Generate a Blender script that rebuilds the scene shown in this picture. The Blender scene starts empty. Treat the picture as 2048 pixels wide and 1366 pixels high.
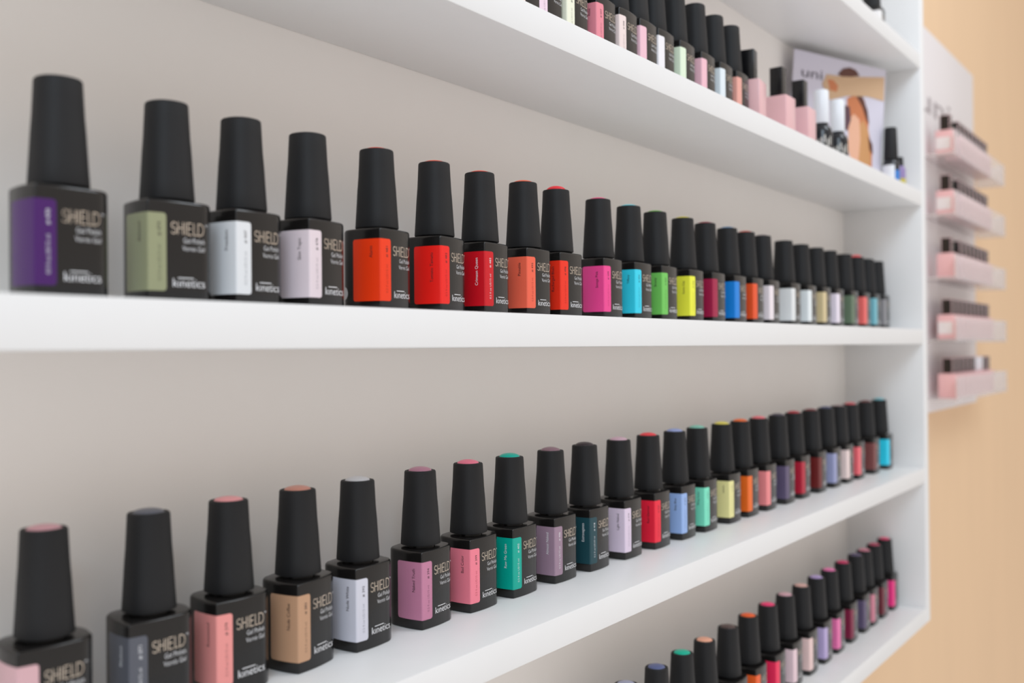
import bpy, bmesh, math, random
from mathutils import Vector, Matrix

random.seed(7)
SC = bpy.context.scene
COL = SC.collection
mm = 0.001

# ------------------------------------------------------------------ camera
CAM_Y = -0.3028
YAW, PITCH, ROLL = 0.62815, 0.00671, -0.00907
cam_data = bpy.data.cameras.new('camera')
cam = bpy.data.objects.new('camera', cam_data)
COL.objects.link(cam)
fwd = Vector((math.cos(YAW) * math.cos(PITCH), math.sin(YAW) * math.cos(PITCH), math.sin(PITCH)))
right = Vector((math.sin(YAW), -math.cos(YAW), 0))
up = right.cross(fwd)
# roll about the view axis
r2 = right * math.cos(ROLL) + up * math.sin(ROLL)
u2 = up * math.cos(ROLL) - right * math.sin(ROLL)
cam.matrix_world = Matrix(((r2.x, u2.x, -fwd.x, 0), (r2.y, u2.y, -fwd.y, CAM_Y), (r2.z, u2.z, -fwd.z, 0), (0, 0, 0, 1)))
cam_data.sensor_width = 36.0
cam_data.lens = 35.0
cam_data.clip_start = 0.01
cam_data.dof.use_dof = True
cam_data.dof.focus_distance = 0.575
cam_data.dof.aperture_fstop = 6.4
cam_data.dof.aperture_blades = 8
SC.camera = cam

# ------------------------------------------------------------------ light
SC.view_settings.view_transform = 'Standard'
SC.view_settings.look = 'None'
SC.view_settings.gamma = 1.0
SC.view_settings.use_curve_mapping = False
SC.view_settings.exposure = 0.0
world = bpy.data.worlds.new('room_daylight')
SC.world = world
world.use_nodes = True
bg = world.node_tree.nodes['Background']
bg.inputs[1].default_value = 0.68
# the room around the camera: cooler towards the window side (-X), warmer towards the interior (+X)
_wt = world.node_tree
_tc = _wt.nodes.new('ShaderNodeTexCoord')
_sx = _wt.nodes.new('ShaderNodeSeparateXYZ')
_mr = _wt.nodes.new('ShaderNodeMapRange')
_mr.inputs['From Min'].default_value = -0.8
_mr.inputs['From Max'].default_value = 0.8
_mx = _wt.nodes.new('ShaderNodeMix')
_mx.data_type = 'RGBA'
_mx.inputs['A'].default_value = (1.02, 0.96, 0.93, 1)
_mx.inputs['B'].default_value = (1.05, 0.94, 0.85, 1)
_wt.links.new(_tc.outputs['Generated'], _sx.inputs[0])
_wt.links.new(_sx.outputs['X'], _mr.inputs['Value'])
_wt.links.new(_mr.outputs['Result'], _mx.inputs['Factor'])
# light bounced up from a pale floor below the horizon
_mz = _wt.nodes.new('ShaderNodeMapRange')
_mz.inputs['From Min'].default_value = 0.1
_mz.inputs['From Max'].default_value = -0.6
_wt.links.new(_sx.outputs['Z'], _mz.inputs['Value'])
_m2 = _wt.nodes.new('ShaderNodeMix')
_m2.data_type = 'RGBA'
_m2.inputs['B'].default_value = (1.24, 1.22, 1.22, 1)
_wt.links.new(_mz.outputs['Result'], _m2.inputs['Factor'])
_wt.links.new(_mx.outputs['Result'], _m2.inputs['A'])
_wt.links.new(_m2.outputs['Result'], bg.inputs[0])


def area(name, loc, target, size, power, color):
    d = bpy.data.lights.new(name, 'AREA')
    d.shape = 'SQUARE'
    d.size = size
    d.energy = power
    d.color = color
    o = bpy.data.objects.new(name, d)
    COL.objects.link(o)
    o.location = loc
    o.rotation_euler = (Vector(target) - Vector(loc)).to_track_quat('-Z', 'Y').to_euler()
    return o


area('ceiling_lamp', (1.15, -0.82, 1.27), (1.1, 0, 0), 0.6, 8, (0.84, 0.92, 1.0))
area('window_light', (-1.15, -1.25, 1.55), (0.6, 0.05, 0.0), 1.1, 24, (0.68, 0.85, 1.0))


# ------------------------------------------------------------------ helpers
def lin(c):
    return tuple(((v / 255) / 12.92 if v / 255 <= 0.04045 else ((v / 255 + 0.055) / 1.055) ** 2.4) for v in c)


def mat(name, rgb, rough=0.5, metal=0.0, spec=0.5, coat=0.0, noise=None, bump=None):
    m = bpy.data.materials.new(name)
    m.use_nodes = True
    nt = m.node_tree
    b = nt.nodes['Principled BSDF']
    b.inputs['Base Color'].default_value = (*rgb, 1)
    b.inputs['Roughness'].default_value = rough
    b.inputs['Metallic'].default_value = metal
    b.inputs['Specular IOR Level'].default_value = spec
    b.inputs['Coat Weight'].default_value = coat
    b.inputs['Coat Roughness'].default_value = 0.12
    if noise or bump:
        tc = nt.nodes.new('ShaderNodeTexCoord')
        mp = nt.nodes.new('ShaderNodeMapping')
        nz = nt.nodes.new('ShaderNodeTexNoise')
        nt.links.new(tc.outputs['Object'], mp.inputs['Vector'])
        nt.links.new(mp.outputs['Vector'], nz.inputs['Vector'])
        nz.inputs['Detail'].default_value = 4
        src = noise or bump
        nz.inputs['Scale'].default_value = src[0]
        mp.inputs['Scale'].default_value = src[2] if len(src) > 2 else (1, 1, 1)
        if noise:
            mx = nt.nodes.new('ShaderNodeMix')
            mx.data_type = 'RGBA'
            nt.links.new(nz.outputs['Fac'], mx.inputs['Factor'])
            mx.inputs['A'].default_value = (*[max(0, v * (1 - noise[1])) for v in rgb], 1)
            mx.inputs['B'].default_value = (*[min(1, v * (1 + noise[1])) for v in rgb], 1)
            nt.links.new(mx.outputs['Result'], b.inputs['Base Color'])
        if bump:
            bp = nt.nodes.new('ShaderNodeBump')
            bp.inputs['Strength'].default_value = bump[1]
            bp.inputs['Distance'].default_value = 0.0005
            nt.links.new(nz.outputs['Fac'], bp.inputs['Height'])
            nt.links.new(bp.outputs['Normal'], b.inputs['Normal'])
    return m


M_WHITE = mat('white_melamine', (0.86, 0.855, 0.85), 0.42, noise=(60, 0.012))
M_BACK = mat('white_back_board', (0.92, 0.88, 0.84), 0.6, noise=(30, 0.012))
M_WALL = mat('beige_wall_paint', (0.83, 0.58, 0.36), 0.8, noise=(14, 0.035, (1, 1, 0.25)))
M_BODY = mat('black_bottle_glass', (0.009, 0.008, 0.0075), 0.2, spec=0.48)
M_CAP = mat('matte_black_cap', (0.011, 0.011, 0.012), 0.6, spec=0.36, bump=(2500, 0.12))
M_GOLD = mat('champagne_foil', (0.74, 0.62, 0.50), 0.35, metal=0.35)
M_INK = mat('white_ink', (0.86, 0.86, 0.88), 0.5)
M_DARKINK = mat('dark_ink', (0.03, 0.018, 0.02), 0.5)
M_PINK = mat('pink_lacquered_glass', lin((234, 186, 188)), 0.3)
M_BLACKGLOSS = mat('black_square_cap', (0.006, 0.006, 0.007), 0.25)
M_BOARD = mat('white_display_board', (0.80, 0.75, 0.75), 0.4)
M_GREYINK = mat('grey_print', (0.42, 0.37, 0.38), 0.6)

_labmats = {}


def label_mat(c):
    gain = 0.74 if max(c) - min(c) > 100 else 0.86
    if c not in _labmats:
        _labmats[c] = mat('label_colour', tuple(min(0.93, v / gain * k) for v, k in zip(lin(c), (1.03, 1.0, 0.96))), 0.33, spec=0.4)
    return _labmats[c]


_inkmats = {}


def faint_ink(c):
    if c not in _inkmats:
        _inkmats[c] = mat('tinted_ink', tuple(min(1, v * 0.52) for v in lin(c)), 0.5)
    return _inkmats[c]


def link(name, mesh, parent=None):
    o = bpy.data.objects.new(name, mesh)
    COL.objects.link(o)
    if parent:
        o.parent = parent
    return o


def finish(bm, name, mats, smooth_angle=35):
    me = bpy.data.meshes.new(name)
    bm.normal_update()
    bm.to_mesh(me)
    bm.free()
    for m in mats:
        me.materials.append(m)
    if smooth_angle:
        for p in me.polygons:
            p.use_smooth = True
        me.set_sharp_from_angle(angle=math.radians(smooth_angle))
    return me


def add_box(bm, lo, hi, mi=0, bevel=0.0):
    vs = [bm.verts.new((x, y, z)) for z in (lo[2], hi[2]) for y in (lo[1], hi[1]) for x in (lo[0], hi[0])]
    fs = []
    for idx in ((0, 2, 3, 1), (4, 5, 7, 6), (0, 1, 5, 4), (2, 6, 7, 3), (0, 4, 6, 2), (1, 3, 7, 5)):
        f = bm.faces.new([vs[i] for i in idx])
        f.material_index = mi
        fs.append(f)
    if bevel:
        es = list({e for f in fs for e in f.edges})
        bmesh.ops.bevel(bm, geom=es, offset=bevel, segments=2, affect='EDGES', profile=0.5, clamp_overlap=True)
    return fs


def box_mesh(name, lo, hi, m, bevel=0.0008):
    bm = bmesh.new()
    add_box(bm, lo, hi, 0, bevel)
    return finish(bm, name, [m], 40)


def add_loft(bm, rings, mi=0, cap_lo=True, cap_hi=True):
    vr = [[bm.verts.new(p) for p in r] for r in rings]
    n = len(vr[0])
    for a, b in zip(vr, vr[1:]):
        for i in range(n):
            f = bm.faces.new((a[i], a[(i + 1) % n], b[(i + 1) % n], b[i]))
            f.material_index = mi
    if cap_lo:
        f = bm.faces.new(list(reversed(vr[0]))); f.material_index = mi
    if cap_hi:
        f = bm.faces.new(vr[-1]); f.material_index = mi


def ring(rad, z, n=40, power=2.0, cx=0, cy=0):
    out = []
    for i in range(n):
        a = 2 * math.pi * i / n
        c, s = math.cos(a), math.sin(a)
        k = (abs(c) ** power + abs(s) ** power) ** (-1 / power)
        out.append((cx + rad * k * c, cy + rad * k * s, z))
    return out


def tag(o, label, cat, group=None, kind=None):
    o['label'] = label
    o['category'] = cat
    if group:
        o['group'] = group
    if kind:
        o['kind'] = kind


def empty(name, loc, rz=0.0):
    o = bpy.data.objects.new(name, None)
    o.empty_display_size = 0.01
    COL.objects.link(o)
    o.location = loc
    o.rotation_euler = (0, 0, rz)
    return o


# ------------------------------------------------------------------ setting: the beige wall
Z1, Z2, Z3, Z4 = 0.1845, 0.0184, -0.148, -0.3163      # tops of the four boards that hold the rows
TH = 0.0179
Z0 = 0.3321 + TH
DEPTH = 0.0938
XIN, XOUT = 1.2571, 1.2755
XL = -0.45
WALL_Y = DEPTH + 0.004

wall = link('wall_back', box_mesh('wall_back', (-3.0, WALL_Y, -1.4), (8.0, WALL_Y + 0.1, 1.7), M_WALL, 0))
wall['kind'] = 'structure'
wall['label'] = 'smooth beige painted wall behind and beside the white shelving'

# ------------------------------------------------------------------ the wall shelf
unit = empty('wall_shelf', (0.4, DEPTH, Z4 - TH))
tag(unit, 'white wall mounted shelving unit holding rows of black polish bottles', 'shelf')


def upart(name, lo, hi, m, bevel=0.0008):
    off = unit.location
    lo2 = tuple(a - b for a, b in zip(lo, off)); hi2 = tuple(a - b for a, b in zip(hi, off))
    return link(name, box_mesh(name, lo2, hi2, m, bevel), unit)


ZTOP = 0.5163
upart('back_panel', (XL + 0.0184, DEPTH, Z4), (XIN, WALL_Y - 0.0002, ZTOP), M_BACK, 0)
for z in (Z4, Z3, Z2, Z1, Z0, ZTOP):
    upart('shelf', (XL + 0.0184, 0.0, z - TH), (XIN, DEPTH, z), M_WHITE, 0.0007)
upart('side_panel', (XIN, 0.0, Z4 - TH), (XOUT, WALL_Y - 0.0002, ZTOP), M_WHITE, 0.0007)
upart('side_panel', (XL, 0.0, Z4 - TH), (XL + 0.0184, WALL_Y - 0.0002, ZTOP), M_WHITE, 0.0007)

# ------------------------------------------------------------------ the gel polish bottle
A, B, RC, RF, BULGE = 30.5, 26.5, 8.8, 0.8, 0.8


def footprint():
    """closed loop in mm, centred, starting at the sharp front-left corner and running along the front face (+X)"""
    pts = []
    ha, hb = A / 2, B / 2

    def arc(cx, cy, r, a0, a1, n):
        for i in range(n + 1):
            a = math.radians(a0 + (a1 - a0) * i / n)
            pts.append((cx + r * math.cos(a), cy + r * math.sin(a)))

    def edge(p, q, n):
        for i in range(1, n):
            t = i / n
            nx, ny = (q[1] - p[1]), -(q[0] - p[0])
            l = math.hypot(nx, ny)
            o = BULGE * 4 * t * (1 - t)
            pts.append((p[0] + (q[0] - p[0]) * t + nx / l * o, p[1] + (q[1] - p[1]) * t + ny / l * o))
    arc(-ha + RF, -hb + RF, RF, 225, 270, 3)
    edge((-ha + RF, -hb), (ha - RC, -hb), 10)
    arc(ha - RC, -hb + RC, RC, 270, 360, 9)
    edge((ha, -hb + RC), (ha, hb - RC), 4)
    arc(ha - RC, hb - RC, RC, 0, 90, 6)
    edge((ha - RC, hb), (-ha + RC, hb), 6)
    arc(-ha + RC, hb - RC, RC, 90, 180, 9)
    edge((-ha, hb - RC), (-ha, -hb + RF), 8)
    arc(-ha + RF, -hb + RF, RF, 180, 225, 3)
    pts.pop()
    return pts


FP = footprint()
_n = len(FP)
_len = [math.dist(FP[i], FP[(i + 1) % _n]) for i in range(_n)]
PERIM = sum(_len)
_cum = [0.0]
for l in _len:
    _cum.append(_cum[-1] + l)
_vn = []
for i in range(_n):
    p, q, r = FP[i - 1], FP[i], FP[(i + 1) % _n]
    n1 = Vector((q[1] - p[1], p[0] - q[0])).normalized()
    n2 = Vector((r[1] - q[1], q[0] - r[0])).normalized()
    _vn.append((n1 + n2).normalized())


def fp_at(s):
    s = s % PERIM
    for i in range(_n):
        if s <= _cum[i + 1]:
            break
    t = (s - _cum[i]) / _len[i]
    p, q = FP[i], FP[(i + 1) % _n]
    nrm = (_vn[i] * (1 - t) + _vn[(i + 1) % _n] * t).normalized()
    return Vector((p[0] + (q[0] - p[0]) * t, p[1] + (q[1] - p[1]) * t)), nrm


def wrap(s, z, off):
    p, n = fp_at(s)
    p = p + n * off
    return Vector((p.x * mm, p.y * mm, z * mm))


BODY_H, CAP_Z, CAP_H = 41.0, 42.2, 39.8


def body_mesh():
    bm = bmesh.new()

    def rg(ins, z):
        out = []
        for i in range(_n):
            p = Vector(FP[i]) - _vn[i] * ins
            out.append((p.x * mm, p.y * mm, z * mm))
        return out
    add_loft(bm, [rg(0.75, 0), rg(0.2, 0.25), rg(0, 0.9), rg(0, BODY_H - 1.3), rg(0.18, BODY_H - 0.6), rg(0.6, BODY_H - 0.15), rg(1.2, BODY_H)])
    add_loft(bm, [ring(7.8 * mm, (BODY_H - 0.2) * mm, 32), ring(7.8 * mm, (CAP_Z + 0.3) * mm, 32)])
    return finish(bm, 'bottle_body', [M_BODY], 40)


def cap_mesh():
    bm = bmesh.new()
    r0, r1 = 10.35, 8.3
    prof = [(r0 - 0.5, 0), (r0 - 0.1, 0.15), (r0, 0.6)]
    for i in range(1, 6):
        t = i / 6
        prof.append((r0 + (r1 - r0) * t - 0.10 * math.sin(math.pi * t), 0.6 + (CAP_H - 1.6) * t))
    prof += [(r1, CAP_H - 1.0), (r1 - 0.12, CAP_H - 0.5), (r1 - 0.45, CAP_H - 0.12), (r1 - 1.0, CAP_H), (6.6, CAP_H), (6.45, CAP_H - 0.25), (6.4, CAP_H - 0.9)]
    add_loft(bm, [ring(r * mm, (CAP_Z + z) * mm, 48, 2.35 if z < CAP_H * 0.6 else 2.2) for r, z in prof])
    return finish(bm, 'cap', [M_CAP], 50)


def insert_mesh():
    bm = bmesh.new()
    rings = []
    for i in range(9):
        a = math.pi / 2 * i / 8
        rings.append(ring(max(6.35 * math.cos(a), 0.05) * mm, math.sin(a) * 1.0 * mm, 36))
    rings.insert(0, ring(6.35 * mm, -0.5 * mm, 36))
    add_loft(bm, rings)
    return finish(bm, 'cap_insert', [label_mat((200, 200, 200))], 60)


LAB = (-16.2, 7.2, 5.2, 35.6)   # s0, s1, z0, z1


def label_mesh():
    s0, s1, z0, z1 = LAB
    r = 1.3
    bm = bmesh.new()
    ss = [s0, s0 + 0.15, s0 + 0.4, s0 + 0.8, s0 + r] + [s0 + r + (-1.3 - s0 - r) * i / 8 for i in range(1, 9)] + [-0.7, -0.45, -0.2, 0, 0.2, 0.45, 0.7, 1.3]
    ss += [1.3 + (s1 - r - 1.3) * i / 5 for i in range(1, 6)] + [s1 - 0.8, s1 - 0.4, s1 - 0.15, s1]
    cols = []
    for s in ss:
        d = max(r - (s - s0), r - (s1 - s), 0)
        ins = r - math.sqrt(max(r * r - d * d, 0))
        cols.append([bm.verts.new(wrap(s, z, o)) for z, o in ((z0 + ins, 0.0), (z0 + ins, 0.16), (z1 - ins, 0.16), (z1 - ins, 0.0))])
    for a, b in zip(cols, cols[1:]):
        for i in range(3):
            bm.faces.new((a[i], b[i], b[i + 1], a[i + 1]))
    bm.faces.new(cols[0]); bm.faces.new(list(reversed(cols[-1])))
    bmesh.ops.recalc_face_normals(bm, faces=bm.faces)
    return finish(bm, 'label', [label_mat((200, 200, 200))], 40)


# ---- lettering: text outlines triangulated once, then bent onto the glass
_tc = {}


def text_tris(txt, size=1.0, thin=0.0):
    """list of triangles of 2-D points; cap height = size; also its width"""
    key = (txt, thin)
    if key not in _tc:
        cu = bpy.data.curves.new('t', 'FONT')
        cu.body = txt
        cu.size = 1.0
        cu.offset = thin
        cu.resolution_u = 3
        o = bpy.data.objects.new('t', cu)
        COL.objects.link(o)
        dg = bpy.context.evaluated_depsgraph_get()
        me = bpy.data.meshes.new_from_object(o.evaluated_get(dg))
        me.calc_loop_triangles()
        tr = [[tuple(me.vertices[i].co[:2]) for i in t.vertices] for t in me.loop_triangles]
        bpy.data.objects.remove(o)
        bpy.data.curves.remove(cu)
        bpy.data.meshes.remove(me)
        xs = [p[0] for t in tr for p in t] or [0, 1]
        _tc[key] = (tr, min(xs), max(xs))
    tr, x0, x1 = _tc[key]
    k = size / 0.70
    return [[((p[0] - x0) * k, p[1] * k) for p in t] for t in tr], (x1 - x0) * k


def stroke(pts, w):
    out = []
    for p, q in zip(pts, pts[1:]):
        d = Vector((q[0] - p[0], q[1] - p[1]))
        if d.length < 1e-6:
            continue
        e = d.normalized() * w * 0.35
        n = Vector((-d.y, d.x)).normalized() * w / 2
        a = Vector(p) - e; b = Vector(q) + e
        k = max(1, int(d.length / 1.2))
        for i in range(k):
            u = a.lerp(b, i / k); v = a.lerp(b, (i + 1) / k)
            out.append([tuple(u - n), tuple(v - n), tuple(v + n), tuple(u + n)])
    return out


def arc_pts(cx, cy, rx, ry, a0, a1, n=10):
    return [(cx + rx * math.cos(math.radians(a0 + (a1 - a0) * i / n)), cy + ry * math.sin(math.radians(a0 + (a1 - a0) * i / n))) for i in range(n + 1)]


def place(bm, polys, s0, z0, off, mi=0, vertical=False, fit_w=None, width=None, shear=1.0):
    k = (fit_w / width) if fit_w else 1.0
    for t in polys:
        vs = []
        for x, y in t:
            x *= k
            if vertical:        # reads upwards: text x -> +z, text y -> -s
                vs.append(bm.verts.new(wrap(s0 - y, z0 + x, off)))
            else:
                vs.append(bm.verts.new(wrap(s0 + x, z0 + y, off)))
        f = bm.faces.new(vs)
        f.material_index = mi


def brand_mesh():
    bm = bmesh.new()
    h, w = 4.6, 0.34
    P = []
    # S
    P += stroke(arc_pts(1.15, h * 0.73, 1.05, h * 0.25, 35, 250, 9) + arc_pts(1.1, h * 0.26, 1.1, h * 0.25, 70, -150, 9), w)
    # H
    P += stroke([(3.0, 0), (3.0, h)], w) + stroke([(3.0, h * 0.52), (5.2, h * 0.52)], w) + stroke([(5.2, 0), (5.2, h)], w)
    # I  E  L  D
    P += stroke([(6.35, 0), (6.35, h)], w)
    P += stroke([(7.5, 0), (7.5, h)], w) + stroke([(7.5, h), (9.4, h)], w) + stroke([(7.5, h * 0.52), (9.2, h * 0.52)], w) + stroke([(7.5, 0), (9.4, 0)], w)
    P += stroke([(10.4, h), (10.4, 0), (12.0, 0)], w)
    P += stroke([(12.6, 0), (12.6, h), (13.4, h)] + arc_pts(13.4, h * 0.5, 2.0, h * 0.5, 90, -90, 12) + [(12.6, 0)], w)
    place(bm, [[(x * 0.95, y) for x, y in q] for q in P], 9.3, 27.8, 0.06, 0)
    t, wd = text_tris('TM', 0.9)
    place(bm, t, 24.5, 31.5, 0.06, 1, fit_w=1.6, width=wd)
    for txt, z, s_end, fw in (('Gel Polish', 24.4, 24.4, 9.9), ('Vernis Gel', 21.3, 24.4, 10.4)):
        t, wd = text_tris(txt, 2.05, -0.012)
        place(bm, t, s_end - fw, z, 0.06, 1, fit_w=fw, width=wd)
    t, wd = text_tris('k\u0131netics', 3.4, -0.004)
    place(bm, t, 9.9, 6.9, 0.06, 1, fit_w=14.5, width=wd)
    place(bm, stroke([(2.2, 10.45), (9.0, 10.45)], 0.34), 9.9, 0, 0.065, 1)
    return finish(bm, 'brand_lettering', [M_GOLD, M_INK], 0)


def label_text_mesh(name, num, white, colour):
    bm = bmesh.new()
    if name:
        t, wd = text_tris(name, 1.8, 0.0)
        k = min(wd * 0.92, 20.0)
        place(bm, t, -4.2, 32.0 - k, 0.22, 0, vertical=True, fit_w=k, width=wd)
    t, wd = text_tris(num, 1.45, -0.002)
    place(bm, t, 5.0, 32.0 - 5.4, 0.22, 0, vertical=True, fit_w=5.4, width=wd)
    t, wd = text_tris('0.5 fl oz US/15 ml', 1.45, -0.012)
    place(bm, t, 5.0, 9.2, 0.22, 1, vertical=True, fit_w=13.8, width=wd)
    inks = [M_INK, M_INK] if white else [M_DARKINK, faint_ink(colour)]
    return finish(bm, 'label_text', inks, 0)


ME_BODY, ME_CAP, ME_INS, ME_LAB, ME_BRAND = body_mesh(), cap_mesh(), insert_mesh(), label_mesh(), brand_mesh()


def emblem_mesh():
    bm = bmesh.new()
    rings = []
    for r in (0.3, 0.9, 1.5, 2.1, 2.7, 3.2):
        rings.append([bm.verts.new(wrap(-23.5 + r * math.cos(i * math.pi / 12), 9.5 + r * math.sin(i * math.pi / 12), 0.08)) for i in range(24)])
    bm.faces.new(rings[0])
    for a, b in zip(rings, rings[1:]):
        for i in range(24):
            bm.faces.new((a[i], b[i], b[(i + 1) % 24], a[(i + 1) % 24]))
    return finish(bm, 'printed_emblem', [M_INK], 0)


ME_EMB = emblem_mesh()


def bottle(x, y, z, rot, colour, ins_colour, dome, text, label, group, lettered=True, emblem=False):
    root = empty('nail_polish_bottle', (x, y, z), math.radians(rot))
    tag(root, label, 'bottle', group)
    link('bottle_body', ME_BODY, root)
    link('cap', ME_CAP, root)
    o = link('cap_insert', ME_INS, root)
    o.location = (0, 0, (CAP_Z + CAP_H - 0.35) * mm)
    o.scale = (1, 1, dome if dome <= 1.0 else 0.5 + 1.05 * dome)
    o.material_slots[0].link = 'OBJECT'
    o.material_slots[0].material = label_mat(ins_colour)
    lb = link('label', ME_LAB, root)
    lb.material_slots[0].link = 'OBJECT'
    lb.material_slots[0].material = label_mat(colour)
    if text:
        link('label_text', label_text_mesh(text[0], text[1], text[2], colour), lb)
    if lettered:
        link('brand_lettering', ME_BRAND, root)
    if emblem:
        link('printed_emblem', ME_EMB, root)
    return root


# ------------------------------------------------------------------ rows
# (x, colour name, label colour, rotation, dome, text, insert colour or None)
ROW2 = [
    (0.1985, 'dark purple', (66, 22, 96), -3, 0.3, ('', '# 470', True), (20, 20, 22)),
    (0.2445, 'olive green', (142, 146, 116), -7, 0.3, ('Beloved', '# 474', False), (20, 20, 22)),
    (0.2819, 'bluish white', (214, 218, 224), 4, 0.3, ('Freedom', '# 447', False), (20, 20, 22)),
    (0.3204, 'pinkish white', (216, 204, 213), 8, 0.3, ('Skin Topic', '# 478', False), (20, 20, 22)),
    (0.3666, 'orange red', (240, 52, 14), 7, 1.2, ('Alarm', '# 481', False), (225, 70, 45)),
    (0.4113, 'bright red', (226, 28, 22), 8, 1.3, ('Tomato Tamato', '# 482', False), (215, 80, 55)),
    (0.4514, 'crimson', (182, 14, 28), 4, 1.3, ('Crimson Queen', '# 483', True), (225, 70, 50)),
    (0.4945, 'coral orange', (255, 92, 70), 0, 1.5, ('Pinnable', '# 495', False), (240, 90, 60)),
    (0.5309, 'scarlet', (248, 44, 24), -1, 2.6, ('Recharged Blush', '# 496', False), (230, 45, 55)),
    (0.5827, 'hot pink', (255, 66, 134), 0, 1.35, ('Savage Pink', '# 499', False), (235, 75, 125)),
    (0.6249, 'aqua blue', (48, 190, 216), 0, 1.35, ('Tiffany', '# 504', False), (95, 190, 205)),
    (0.665, 'leaf green', (110, 192, 92), 0, 1.35, ('Breezy', '# 505', False), (100, 165, 70)),
    (0.7108, 'lemon yellow', (228, 218, 62), 0, 1.35, ('Sunny Day', '# 506', False), (190, 180, 50)),
    (0.7518, 'maroon', (146, 26, 64), 0, 1.35, None, (140, 45, 60)),
    (0.7954, 'cobalt blue', (20, 118, 202), 0, 1.35, None, (80, 125, 165)),
    (0.834, 'burnt orange', (208, 76, 36), 0, 1.35, None, (185, 75, 60)),
    (0.8719, 'pale pink', (230, 220, 228), 0, 1.2, None, (110, 100, 105)),
    (0.9268, 'greyish white', (218, 222, 226), 0, 1.0, None, (60, 60, 62)),
    (0.9716, 'icy white', (222, 230, 238), 0, 1.0, None, (60, 60, 62)),
    (1.0154, 'beige', (206, 190, 150), 0, 1.0, None, (60, 60, 62)),
    (1.0576, 'lilac white', (230, 220, 236), 0, 1.0, None, (60, 60, 62)),
    (1.1079, 'grey green', (98, 118, 98), 0, 1.0, None, (60, 60, 62)),
    (1.1528, 'coral', (255, 100, 98), 0, 2.6, None, (235, 85, 90)),
    (1.1929, 'dusty teal', (115, 180, 196), 0, 1.2, None, (60, 70, 72)),
    (1.2312, 'mid grey', (135, 135, 140), 0, 1.0, None, (60, 60, 62)),
]
ROW3 = [
    (0.1998, 'powder pink', (204, 166, 174), -6, 1.1, None, (196, 148, 158)),
    (0.244, 'slate grey', (84, 87, 97), -7, 1.3, ('Blackout', '# 371', True), (92, 95, 106)),
    (0.2838, 'salmon rose', (222, 144, 142), -4, 1.2, ('Rosewood', '# 379', False), (222, 150, 155)),
    (0.3235, 'tan brown', (182, 144, 116), 7, 1.4, ('Nude Coffee', '# 382', False), (190, 132, 118)),
    (0.3629, 'silvery lilac', (198, 200, 214), 1, 1.5, ('Nude White', '# 392', False), (190, 192, 198)),
    (0.4101, 'mauve', (184, 122, 152), 2, 1.7, ('Naked Truth', '# 394', False), (172, 120, 142)),
    (0.4513, 'bubblegum pink', (255, 116, 134), 0, 1.7, ('Bad Color', '# 399', False), (248, 110, 135)),
    (0.4912, 'teal', (0, 150, 135), 0, 1.8, ('Raw Me Green', '# 402', True), (0, 160, 145)),
    (0.5352, 'dusky mauve', (148, 124, 144), -1, 1.8, ('Almost Naked', '# 406', True), (135, 105, 118)),
    (0.5758, 'dark teal', (28, 66, 76), 0, 1.8, ('Extravaganza', '# 418', True), (52, 42, 48)),
    (0.6207, 'pale lavender', (212, 198, 220), 0, 1.8, ('Light Naked', '# 419', False), (205, 172, 190)),
    (0.6637, 'cherry red', (240, 34, 58), 0, 1.8, ('Red Glamour', '# 420', False), (225, 60, 70)),
    (0.7061, 'sky blue', (146, 176, 228), 0, 1.8, ('Baby Blue', '# 423', False), (150, 165, 215)),
    (0.7451, 'mint green', (120, 220, 192), 0, 1.8, ('Minty Love', '# 424', False), (130, 195, 180)),
    (0.7914, 'pale yellow', (224, 220, 156), 0, 1.8, ('Lemon', '# 426', False), (205, 195, 90)),
    (0.8293, 'bright orange', (252, 98, 30), 0, 1.8, None, (245, 100, 45)),
    (0.8699, 'salmon pink', (250, 126, 130), 0, 1.8, None, (235, 105, 115)),
    (0.915, 'purple grey', (90, 80, 110), 0, 1.6, None, (72, 66, 80)),
    (0.9557, 'ruby red', (162, 26, 50), 0, 1.8, None, (160, 45, 58)),
    (1.0022, 'oxblood', (104, 32, 32), 0, 1.5, None, (120, 50, 55)),
    (1.0463, 'periwinkle', (148, 154, 194), 0, 1.5, None, (75, 80, 115)),
    (1.087, 'blush white', (226, 208, 208), 0, 1.2, None, (150, 130, 132)),
    (1.1252, 'coral red', (216, 96, 106), 0, 1.8, None, (195, 85, 95)),
    (1.1803, 'chestnut brown', (118, 68, 68), 0, 1.6, None, (110, 60, 62)),
    (1.2319, 'turquoise', (40, 190, 222), 0, 2.0, None, (110, 180, 195)),
]
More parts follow.
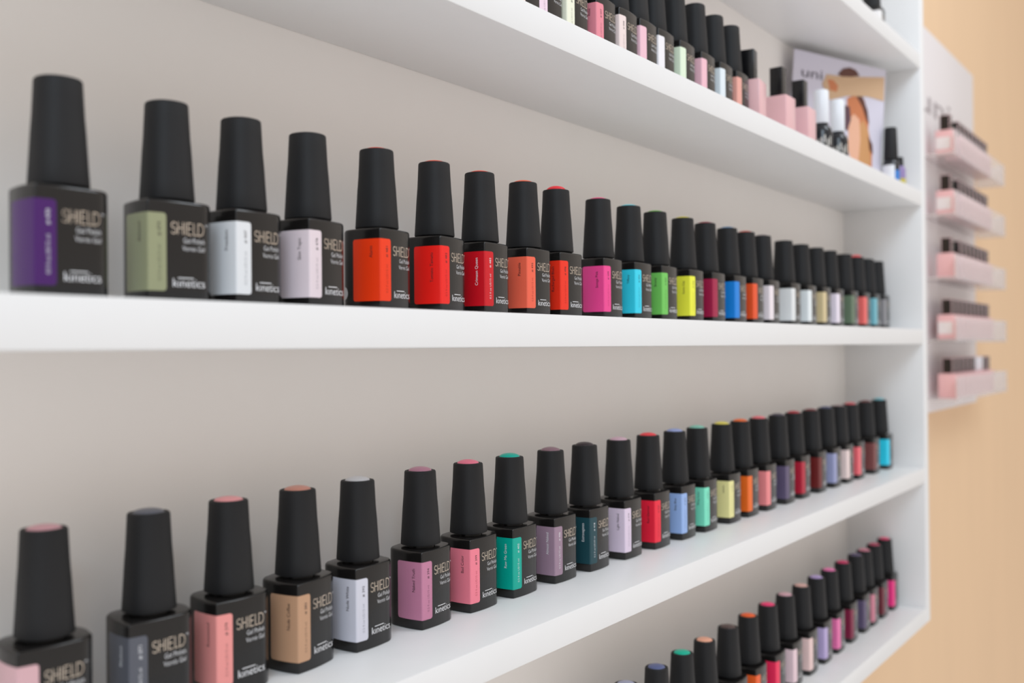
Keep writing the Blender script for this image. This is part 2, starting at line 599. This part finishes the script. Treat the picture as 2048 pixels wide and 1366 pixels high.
ROW4 = [
    (0.6075, 'pale grey blue', (155, 160, 185), 0, 1.5, None, None),
    (0.6527, 'slate blue', (88, 98, 142), 0, 1.5, None, None),
    (0.6943, 'emerald', (0, 165, 140), 0, 1.5, None, None),
    (0.7343, 'peach', (245, 156, 132), 0, 1.5, None, None),
    (0.7798, 'dark brown', (84, 68, 66), 0, 1.5, None, None),
    (0.8221, 'vivid orange', (250, 88, 36), 0, 1.5, None, None),
    (0.8668, 'raspberry red', (236, 40, 82), 0, 1.5, None, (230, 50, 105)),
    (0.9102, 'dusty pink white', (222, 198, 208), 0, 1.5, None, (202, 160, 172)),
    (0.9529, 'nude pink', (226, 198, 198), 0, 1.5, None, (206, 165, 158)),
    (0.9959, 'lavender', (178, 164, 210), 0, 1.5, None, (175, 155, 205)),
    (1.0358, 'orchid pink', (210, 106, 160), 0, 1.5, None, None),
    (1.08, 'wine red', (122, 26, 62), 0, 1.5, None, (185, 40, 92)),
    (1.1255, 'plum grey', (88, 78, 108), 0, 1.5, None, None),
    (1.157, 'rose taupe', (196, 122, 142), 0, 1.5, None, None),
    (1.1959, 'dark burgundy', (102, 30, 46), 0, 1.5, None, (165, 60, 90)),
    (1.2385, 'magenta', (222, 46, 122), 0, 1.5, None, (205, 60, 105)),
]
ROW1 = [
    (0.4724, 'blush beige', (226, 208, 204), 0, 1.2, None, None),
    (0.4951, 'baby pink', (232, 206, 224), 0, 1.2, ('', '# 005', False), None),
    (0.5249, 'cream', (234, 231, 214), 0, 1.2, ('Bare', '# 006', False), None),
    (0.5597, 'rose pink', (222, 136, 152), 0, 1.2, ('Rose', '# 007', False), None),
    (0.589, 'beige pink', (228, 212, 212), 0, 1.2, ('Bare', '# 008', False), None),
    (0.6175, 'candy pink', (232, 186, 202), 0, 1.2, None, None),
    (0.6442, 'lilac white', (228, 228, 240), 0, 1.2, None, None),
    (0.6784, 'pale mint', (214, 232, 210), 0, 1.2, None, None),
    (0.7144, 'soft pink', (230, 182, 197), 0, 1.2, None, None),
    (0.7485, 'pale ice blue', (214, 226, 235), 0, 1.2, None, None),
    (0.781, 'salmon', (220, 160, 150), 0, 1.2, None, (40, 40, 42)),
]
SHELVES = [
    (ROW2, lambda x: 0.047, Z2, 'eye level shelf'),
    (ROW3, lambda x: 0.061 - 0.015 * (x - 0.2), Z3, 'third shelf down'),
    (ROW4, lambda x: 0.043, Z4, 'lowest shelf'),
    (ROW1, lambda x: 0.037, Z1, 'second shelf'),
]
for row, fy, z, where in SHELVES:
    for i, (x, cname, c, rot, dome, text, ic) in enumerate(row):
        if i == 0:
            rel = 'leftmost beside %s one' % row[1][1]
        elif i == len(row) - 1:
            rel = 'last in row after %s one' % row[i - 1][1]
        else:
            rel = 'between %s and %s ones' % (row[i - 1][1], row[i + 1][1])
        lab = '%s label bottle %s, %s' % (cname, rel, where)
        emb = (row is ROW2 and i in (4,)) or (row is ROW3 and i in (8,))
        bottle(x, fy(x), z, rot, c, ic or c, dome, text, lab, 'black polish bottles on the ' + where, emblem=emb)

# a lone one on the board above, mostly out of the frame
bottle(1.19, 0.037, Z0, 0, (225, 225, 228), (60, 60, 62), 1.0, None,
       'black polish bottle alone at the right end of the topmost visible shelf', None)


# ------------------------------------------------------------------ small bottles on the shelf above eye level
def rounded_box_rings(hx, hy, z0, z1, r=1.0):
    def rg(ins, z):
        return [((sx * (hx - ins)) * mm, (sy * (hy - ins)) * mm, z * mm) for sx, sy in ((-1, -1), (1, -1), (1, 1), (-1, 1))]
    return rg


def square_part(name, hx, hy, z0, z1, m, bev=0.9):
    bm = bmesh.new()
    add_box(bm, (-hx * mm, -hy * mm, z0 * mm), (hx * mm, hy * mm, z1 * mm), 0, bev * mm)
    return finish(bm, name, [m], 40)


def round_part(name, prof, m, n=32):
    bm = bmesh.new()
    add_loft(bm, [ring(r * mm, z * mm, n) for r, z in prof])
    return finish(bm, name, [m], 40)


ME_PB = square_part('bottle_body', 12, 12, 0, 40.0, M_PINK, 1.4)
ME_PN = square_part('cap', 5.8, 5.8, 40.8, 67, M_BLACKGLOSS, 0.5)
for x, y, rz, lab in ((0.8055, 0.030, 8, 'square pink bottle with black cap nearest the salmon labelled bottle'),
                      (0.8725, 0.030, 0, 'square pink polish bottle with black cap, in the middle of the three'),
                      (0.928, 0.030, 2, 'square pink polish bottle with black cap, nearest the white capped bottles')):
    root = empty('nail_polish_bottle', (x, y, Z1), math.radians(rz))
    tag(root, lab, 'bottle', 'square pink bottles on the shelf above eye level')
    link('bottle_body', ME_PB, root)
    link('cap', ME_PN, root)

M_BLUE = mat('blue_label', lin((45, 125, 205)), 0.35)
M_GREYCAP = mat('grey_cap', lin((120, 120, 125)), 0.4)
root = empty('nail_polish_bottle', (0.893, 0.066, Z1))
tag(root, 'small bottle with blue label and dark cap hidden behind the pink bottles', 'bottle')
link('bottle_body', round_part('bottle_body', [(8, 0), (9, 1), (9, 50), (8, 55), (5, 57)], M_BLUE), root)
link('cap', round_part('cap', [(5.5, 57), (5.5, 75), (5, 76)], M_GREYCAP), root)

M_WCAP = mat('white_cap', (0.84, 0.86, 0.90), 0.35)
M_NAVY = mat('blue_black_glass', (0.012, 0.014, 0.018), 0.2)
M_SILVER = mat('silver_print', (0.75, 0.72, 0.66), 0.4)
ME_WC = round_part('cap', [(7.0, 38), (7.3, 38.4), (7.3, 70), (6.6, 71.1), (5.6, 71.5)], M_WCAP, 40)
ME_WB = round_part('bottle_body', [(9.5, 0), (10.5, 0.8), (10.5, 28), (9.6, 32), (7.6, 35), (6.6, 36), (6.6, 38)], M_NAVY, 40)


def marks_mesh():
    bm = bmesh.new()
    rr = random.Random(3)
    for k in range(7):
        a0 = math.radians(150 + k * 17)
        z = 12 + 6 * rr.random()
        w = math.radians(5.5)
        h = 7 + 2 * rr.random()
        lean = math.radians(rr.uniform(-2, 2))
        vs = []
        for da, dz in ((-w, 0), (w * 0.2, 0), (w * 0.2 + lean, h), (-w + lean, h)):
            a = a0 + da
            vs.append(bm.verts.new((10.56 * mm * math.cos(a), 10.56 * mm * math.sin(a), (z + dz) * mm)))
        bm.faces.new(vs)
    return finish(bm, 'printed_marks', [M_SILVER], 0)


ME_MARKS = marks_mesh()
for x, lab in ((0.992, 'dark bottle with tall white cap beside the pink square bottles'),
               (1.042, 'dark bottle with tall white cap in front of the hat poster')):
    root = empty('nail_polish_bottle', (x, 0.031, Z1))
    tag(root, lab, 'bottle', 'white capped bottles on the shelf above eye level')
    link('bottle_body', ME_WB, root)
    link('cap', ME_WC, root)
    link('printed_marks', ME_MARKS, root)

M_PURP = mat('purple_label', lin((150, 130, 180)), 0.4)
M_YEL = mat('yellow_label', lin((205, 190, 70)), 0.4)
root = empty('nail_polish_bottle', (1.2, 0.020, Z1))
tag(root, 'small black capped bottle with white and blue label near the shelf end', 'bottle')
link('bottle_body', round_part('bottle_body', [(9, 0), (9.6, 0.8), (9.6, 24), (8.5, 29), (6, 31), (6, 34)], M_NAVY), root)
link('cap', round_part('cap', [(8, 31), (8.2, 32), (7.0, 67), (6.2, 68.5)], M_CAP), root)


def band(name, r, a0, a1, z0, z1, m):
    bm = bmesh.new()
    n = 14
    lo = []; hi = []
    for i in range(n + 1):
        a = math.radians(a0 + (a1 - a0) * i / n)
        lo.append(bm.verts.new((r * mm * math.cos(a), r * mm * math.sin(a), z0 * mm)))
        hi.append(bm.verts.new((r * mm * math.cos(a), r * mm * math.sin(a), z1 * mm)))
    for i in range(n):
        bm.faces.new((lo[i], lo[i + 1], hi[i + 1], hi[i]))
    return finish(bm, name, [m], 40)


link('label', band('label', 9.7, 120, 222, 2, 24, M_WCAP), root)['label'] = 'white label'
link('label', band('label', 9.7, 223, 300, 6, 18, M_BLUE), root)['label'] = 'blue label patch'
root = empty('nail_polish_bottle', (1.2335, 0.020, Z1))
tag(root, 'small purple bottle with yellow base in the corner by the side panel', 'bottle')
link('bottle_body', round_part('bottle_body', [(7, 0), (7.8, 0.8), (7.8, 24), (6, 28)], M_PURP), root)
link('label', band('label', 7.9, 100, 340, 2, 13, M_YEL), root)['label'] = 'yellow label band'
link('cap', round_part('cap', [(5.5, 28), (5.6, 29), (5.2, 38), (4.6, 39)], M_CAP), root)

# ------------------------------------------------------------------ poster card standing across the corner
TL = Vector((1.0540, 0.0800, Z1 + 0.1375)); TR = Vector((1.2030, 0.0250, Z1 + 0.1375))
BL = Vector((1.0440, 0.0860, Z1)); BR = Vector((1.1930, 0.0310, Z1))


def card_pt(px, py, off=0.0):
    x = (px - 1587) / 186
    v = 1 - (py - (97 + 45 * x)) / (253 - 21 * x)
    b = BL.lerp(BR, x); t = TL.lerp(TR, x)
    n = (BR - BL).cross(TL - BL).normalized()
    return b.lerp(t, v) + n * off


M_CARD = mat('lavender_card', lin((212, 208, 222)), 0.4)
CARD_COL = [M_CARD,
            mat('print_grey', lin((70, 64, 80)), 0.5), mat('print_dark_brown', lin((92, 48, 36)), 0.5),
            mat('print_tan', lin((206, 170, 134)), 0.5), mat('print_orange', lin((202, 122, 78)), 0.5),
            mat('print_peach', lin((232, 178, 148)), 0.5), mat('print_plum', lin((92, 62, 74)), 0.5),
            mat('print_ochre', lin((205, 150, 98)), 0.5)]
croot = empty('poster_card', tuple((BL + BR) / 2))
tag(croot, 'lavender poster card of a person in a tan hat standing in the corner', 'poster')
bm = bmesh.new()
n = (BR - BL).cross(TL - BL).normalized()
fr = [bm.verts.new(p) for p in (BL, BR, TR, TL)]
bk = [bm.verts.new(p - n * 0.0012) for p in (BL, BR, TR, TL)]
bm.faces.new(fr); bm.faces.new(list(reversed(bk)))
for i in range(4):
    bm.faces.new((fr[i], bk[i], bk[(i + 1) % 4], fr[(i + 1) % 4]))
shapes = [
    (4, [(1694, 196), (1712, 190), (1730, 200), (1740, 232), (1742, 262), (1752, 300), (1754, 345), (1720, 350), (1706, 300), (1698, 250)]),
    (7, [(1716, 262), (1730, 240), (1742, 262), (1750, 320), (1748, 345), (1722, 350)]),
    (5, [(1699, 240), (1710, 228), (1722, 240), (1726, 280), (1724, 330), (1712, 330), (1702, 300)]),
    (2, [(1712, 192), (1726, 194), (1738, 222), (1743, 250), (1736, 240), (1726, 214)]),
    (2, [(1742, 272), (1752, 290), (1754, 310), (1746, 300)]),
    (6, [(1688, 210), (1700, 214), (1704, 240), (1698, 262), (1688, 256)]),
    (3, [(1642, 168), (1650, 148), (1675, 152), (1716, 154), (1770, 156), (1771, 204), (1736, 194), (1694, 192), (1659, 200)]),
    (4, [(1652, 158), (1664, 160), (1674, 172), (1672, 184), (1658, 180)]),
    (2, [(1672, 148), (1682, 137), (1695, 135), (1708, 140), (1717, 152), (1700, 154), (1680, 153)]),
]
for k, (ci, poly) in enumerate(shapes):
    f = bm.faces.new([bm.verts.new(card_pt(px, py, 0.00012 + 0.00006 * k)) for px, py in poly])
    f.material_index = ci
    if f.normal.dot(n) < 0:
        f.normal_flip()
t, wd = text_tris('uni', 1.0)
for tri in t:
    vs = [bm.verts.new(card_pt(1602 + x / wd * 40, 152 + x / wd * 8 - y * 20, 0.0003)) for x, y in tri]
    bm.faces.new(vs).material_index = 1
for v in bm.verts:
    v.co = v.co - croot.location
me = finish(bm, 'printed_card', CARD_COL, 0)
link('printed_card', me, croot)

# ------------------------------------------------------------------ display rack on the wall beyond the shelf
BX0, BX1, BZ0, BZ1 = 1.61, 2.012, -0.108, 0.502
BY = 0.088
rack = empty('display_rack', ((BX0 + BX1) / 2, WALL_Y, BZ0))
tag(rack, 'white wall display rack with five clear trays of pink polish bottles', 'display rack')


def rpart(name, mesh, parent=rack):
    return link(name, mesh, parent)


def rbox(name, lo, hi, m, bev=0.0006):
    off = rack.location
    return box_mesh(name, tuple(a - b for a, b in zip(lo, off)), tuple(a - b for a, b in zip(hi, off)), m, bev)


link('backboard', rbox('backboard', (BX0, BY, BZ0), (BX1, WALL_Y, BZ1), M_BOARD, 0.002), rack)
bm = bmesh.new()
t, wd = text_tris('uni', 1.0)
for tri in t:
    bm.faces.new([bm.verts.new(Vector((1.615 + x / wd * 0.205, BY - 0.0006, 0.368 + y * 0.040)) - rack.location) for x, y in tri])
link('lettering', finish(bm, 'lettering', [M_GREYINK], 0), rack)

acr = bpy.data.materials.new('clear_acrylic')
acr.use_nodes = True
nt = acr.node_tree
nt.nodes.clear()
out = nt.nodes.new('ShaderNodeOutputMaterial')
mixs = nt.nodes.new('ShaderNodeMixShader')
tr = nt.nodes.new('ShaderNodeBsdfTransparent')
gl = nt.nodes.new('ShaderNodeBsdfPrincipled')
gl.inputs['Base Color'].default_value = (0.86, 0.82, 0.82, 1)
gl.inputs['Roughness'].default_value = 0.25
mixs.inputs[0].default_value = 0.34
nt.links.new(tr.outputs[0], mixs.inputs[1])
nt.links.new(gl.outputs[0], mixs.inputs[2])
nt.links.new(mixs.outputs[0], out.inputs[0])

TRAY_TOP = [0.334, 0.240, 0.142, 0.046, -0.046]    # top of the bottle bodies in each tray
ME_DB = square_part('bottle_body', 13, 13, 0, 38, M_PINK, 1.2)
bm = bmesh.new()
add_box(bm, (-13 * mm, -13 * mm, 0), (13 * mm, 13 * mm, 38 * mm), 0, 1.2 * mm)
add_box(bm, (-7.5 * mm, -7.5 * mm, 38.2 * mm), (7.5 * mm, 7.5 * mm, 62.5 * mm), 1, 0.6 * mm)
ME_DBOT = finish(bm, 'nail_polish_bottle', [M_PINK, M_BLACKGLOSS], 40)
bm = bmesh.new()
add_box(bm, (-13 * mm, -13 * mm, 0), (13 * mm, 13 * mm, 38 * mm), 0, 1.2 * mm)
add_box(bm, (-7.5 * mm, -7.5 * mm, 38.2 * mm), (7.5 * mm, 7.5 * mm, 62.5 * mm), 1, 0.6 * mm)
ME_DBOTW = finish(bm, 'nail_polish_bottle', [M_PINK, M_WCAP], 40)
bm = bmesh.new()
add_box(bm, (-13 * mm, -13 * mm, 0), (13 * mm, 13 * mm, 38 * mm), 0, 1.2 * mm)
add_box(bm, (-7.5 * mm, -7.5 * mm, 38.2 * mm), (7.5 * mm, 7.5 * mm, 62.5 * mm), 1, 0.6 * mm)
add_box(bm, (-13.15 * mm, -9.5 * mm, 8 * mm), (-13.0 * mm, 12 * mm, 27 * mm), 2)
ME_DBOTL = finish(bm, 'nail_polish_bottle', [M_PINK, M_BLACKGLOSS, M_BOARD], 40)

ORD = ['first', 'second', 'third', 'fourth', 'fifth', 'sixth', 'seventh', 'eighth', 'ninth', 'tenth']
TRAYN = ['top', 'second', 'middle', 'fourth', 'bottom']
for r, zt in enumerate(TRAY_TOP):
    zb = zt - 0.038
    bm = bmesh.new()
    off = rack.location

    def bx(lo, hi):
        add_box(bm, tuple(a - b for a, b in zip(lo, off)), tuple(a - b for a, b in zip(hi, off)), 0, 0.0004)
    y0 = 0.043
    bx((1.628, y0, zb - 0.0042), (2.03, BY, zb - 0.0002))
    bx((1.628, y0 - 0.003, zb - 0.0042), (2.03, y0, zb + 0.034))
    bx((2.03, y0 - 0.003, zb - 0.0042), (2.033, BY, zb + 0.034))
    link('tray', finish(bm, 'tray', [acr], 40), rack)
    k = 0
    slots = [i for i in range(10) if not (r in (0, 1, 2) and i == 1)]
    for i in slots:
        me = ME_DBOT
        cap = 'black cap'
        if i == 0 and r in (0, 1, 3):
            me = ME_DBOTL
        if r == 4 and i in (6, 7):
            me = ME_DBOTW
            cap = 'white cap'
        o = link('nail_polish_bottle', me)
        o.location = (1.6625 + i * 0.0305, 0.0605, zb)
        k += 1
        extra = ' with white side label' if me is ME_DBOTL else ''
        tag(o, 'pink %s bottle%s, %s from left in %s rack tray' % (cap, extra, ORD[k - 1], TRAYN[r]), 'bottle', 'pink bottles in the wall display rack')
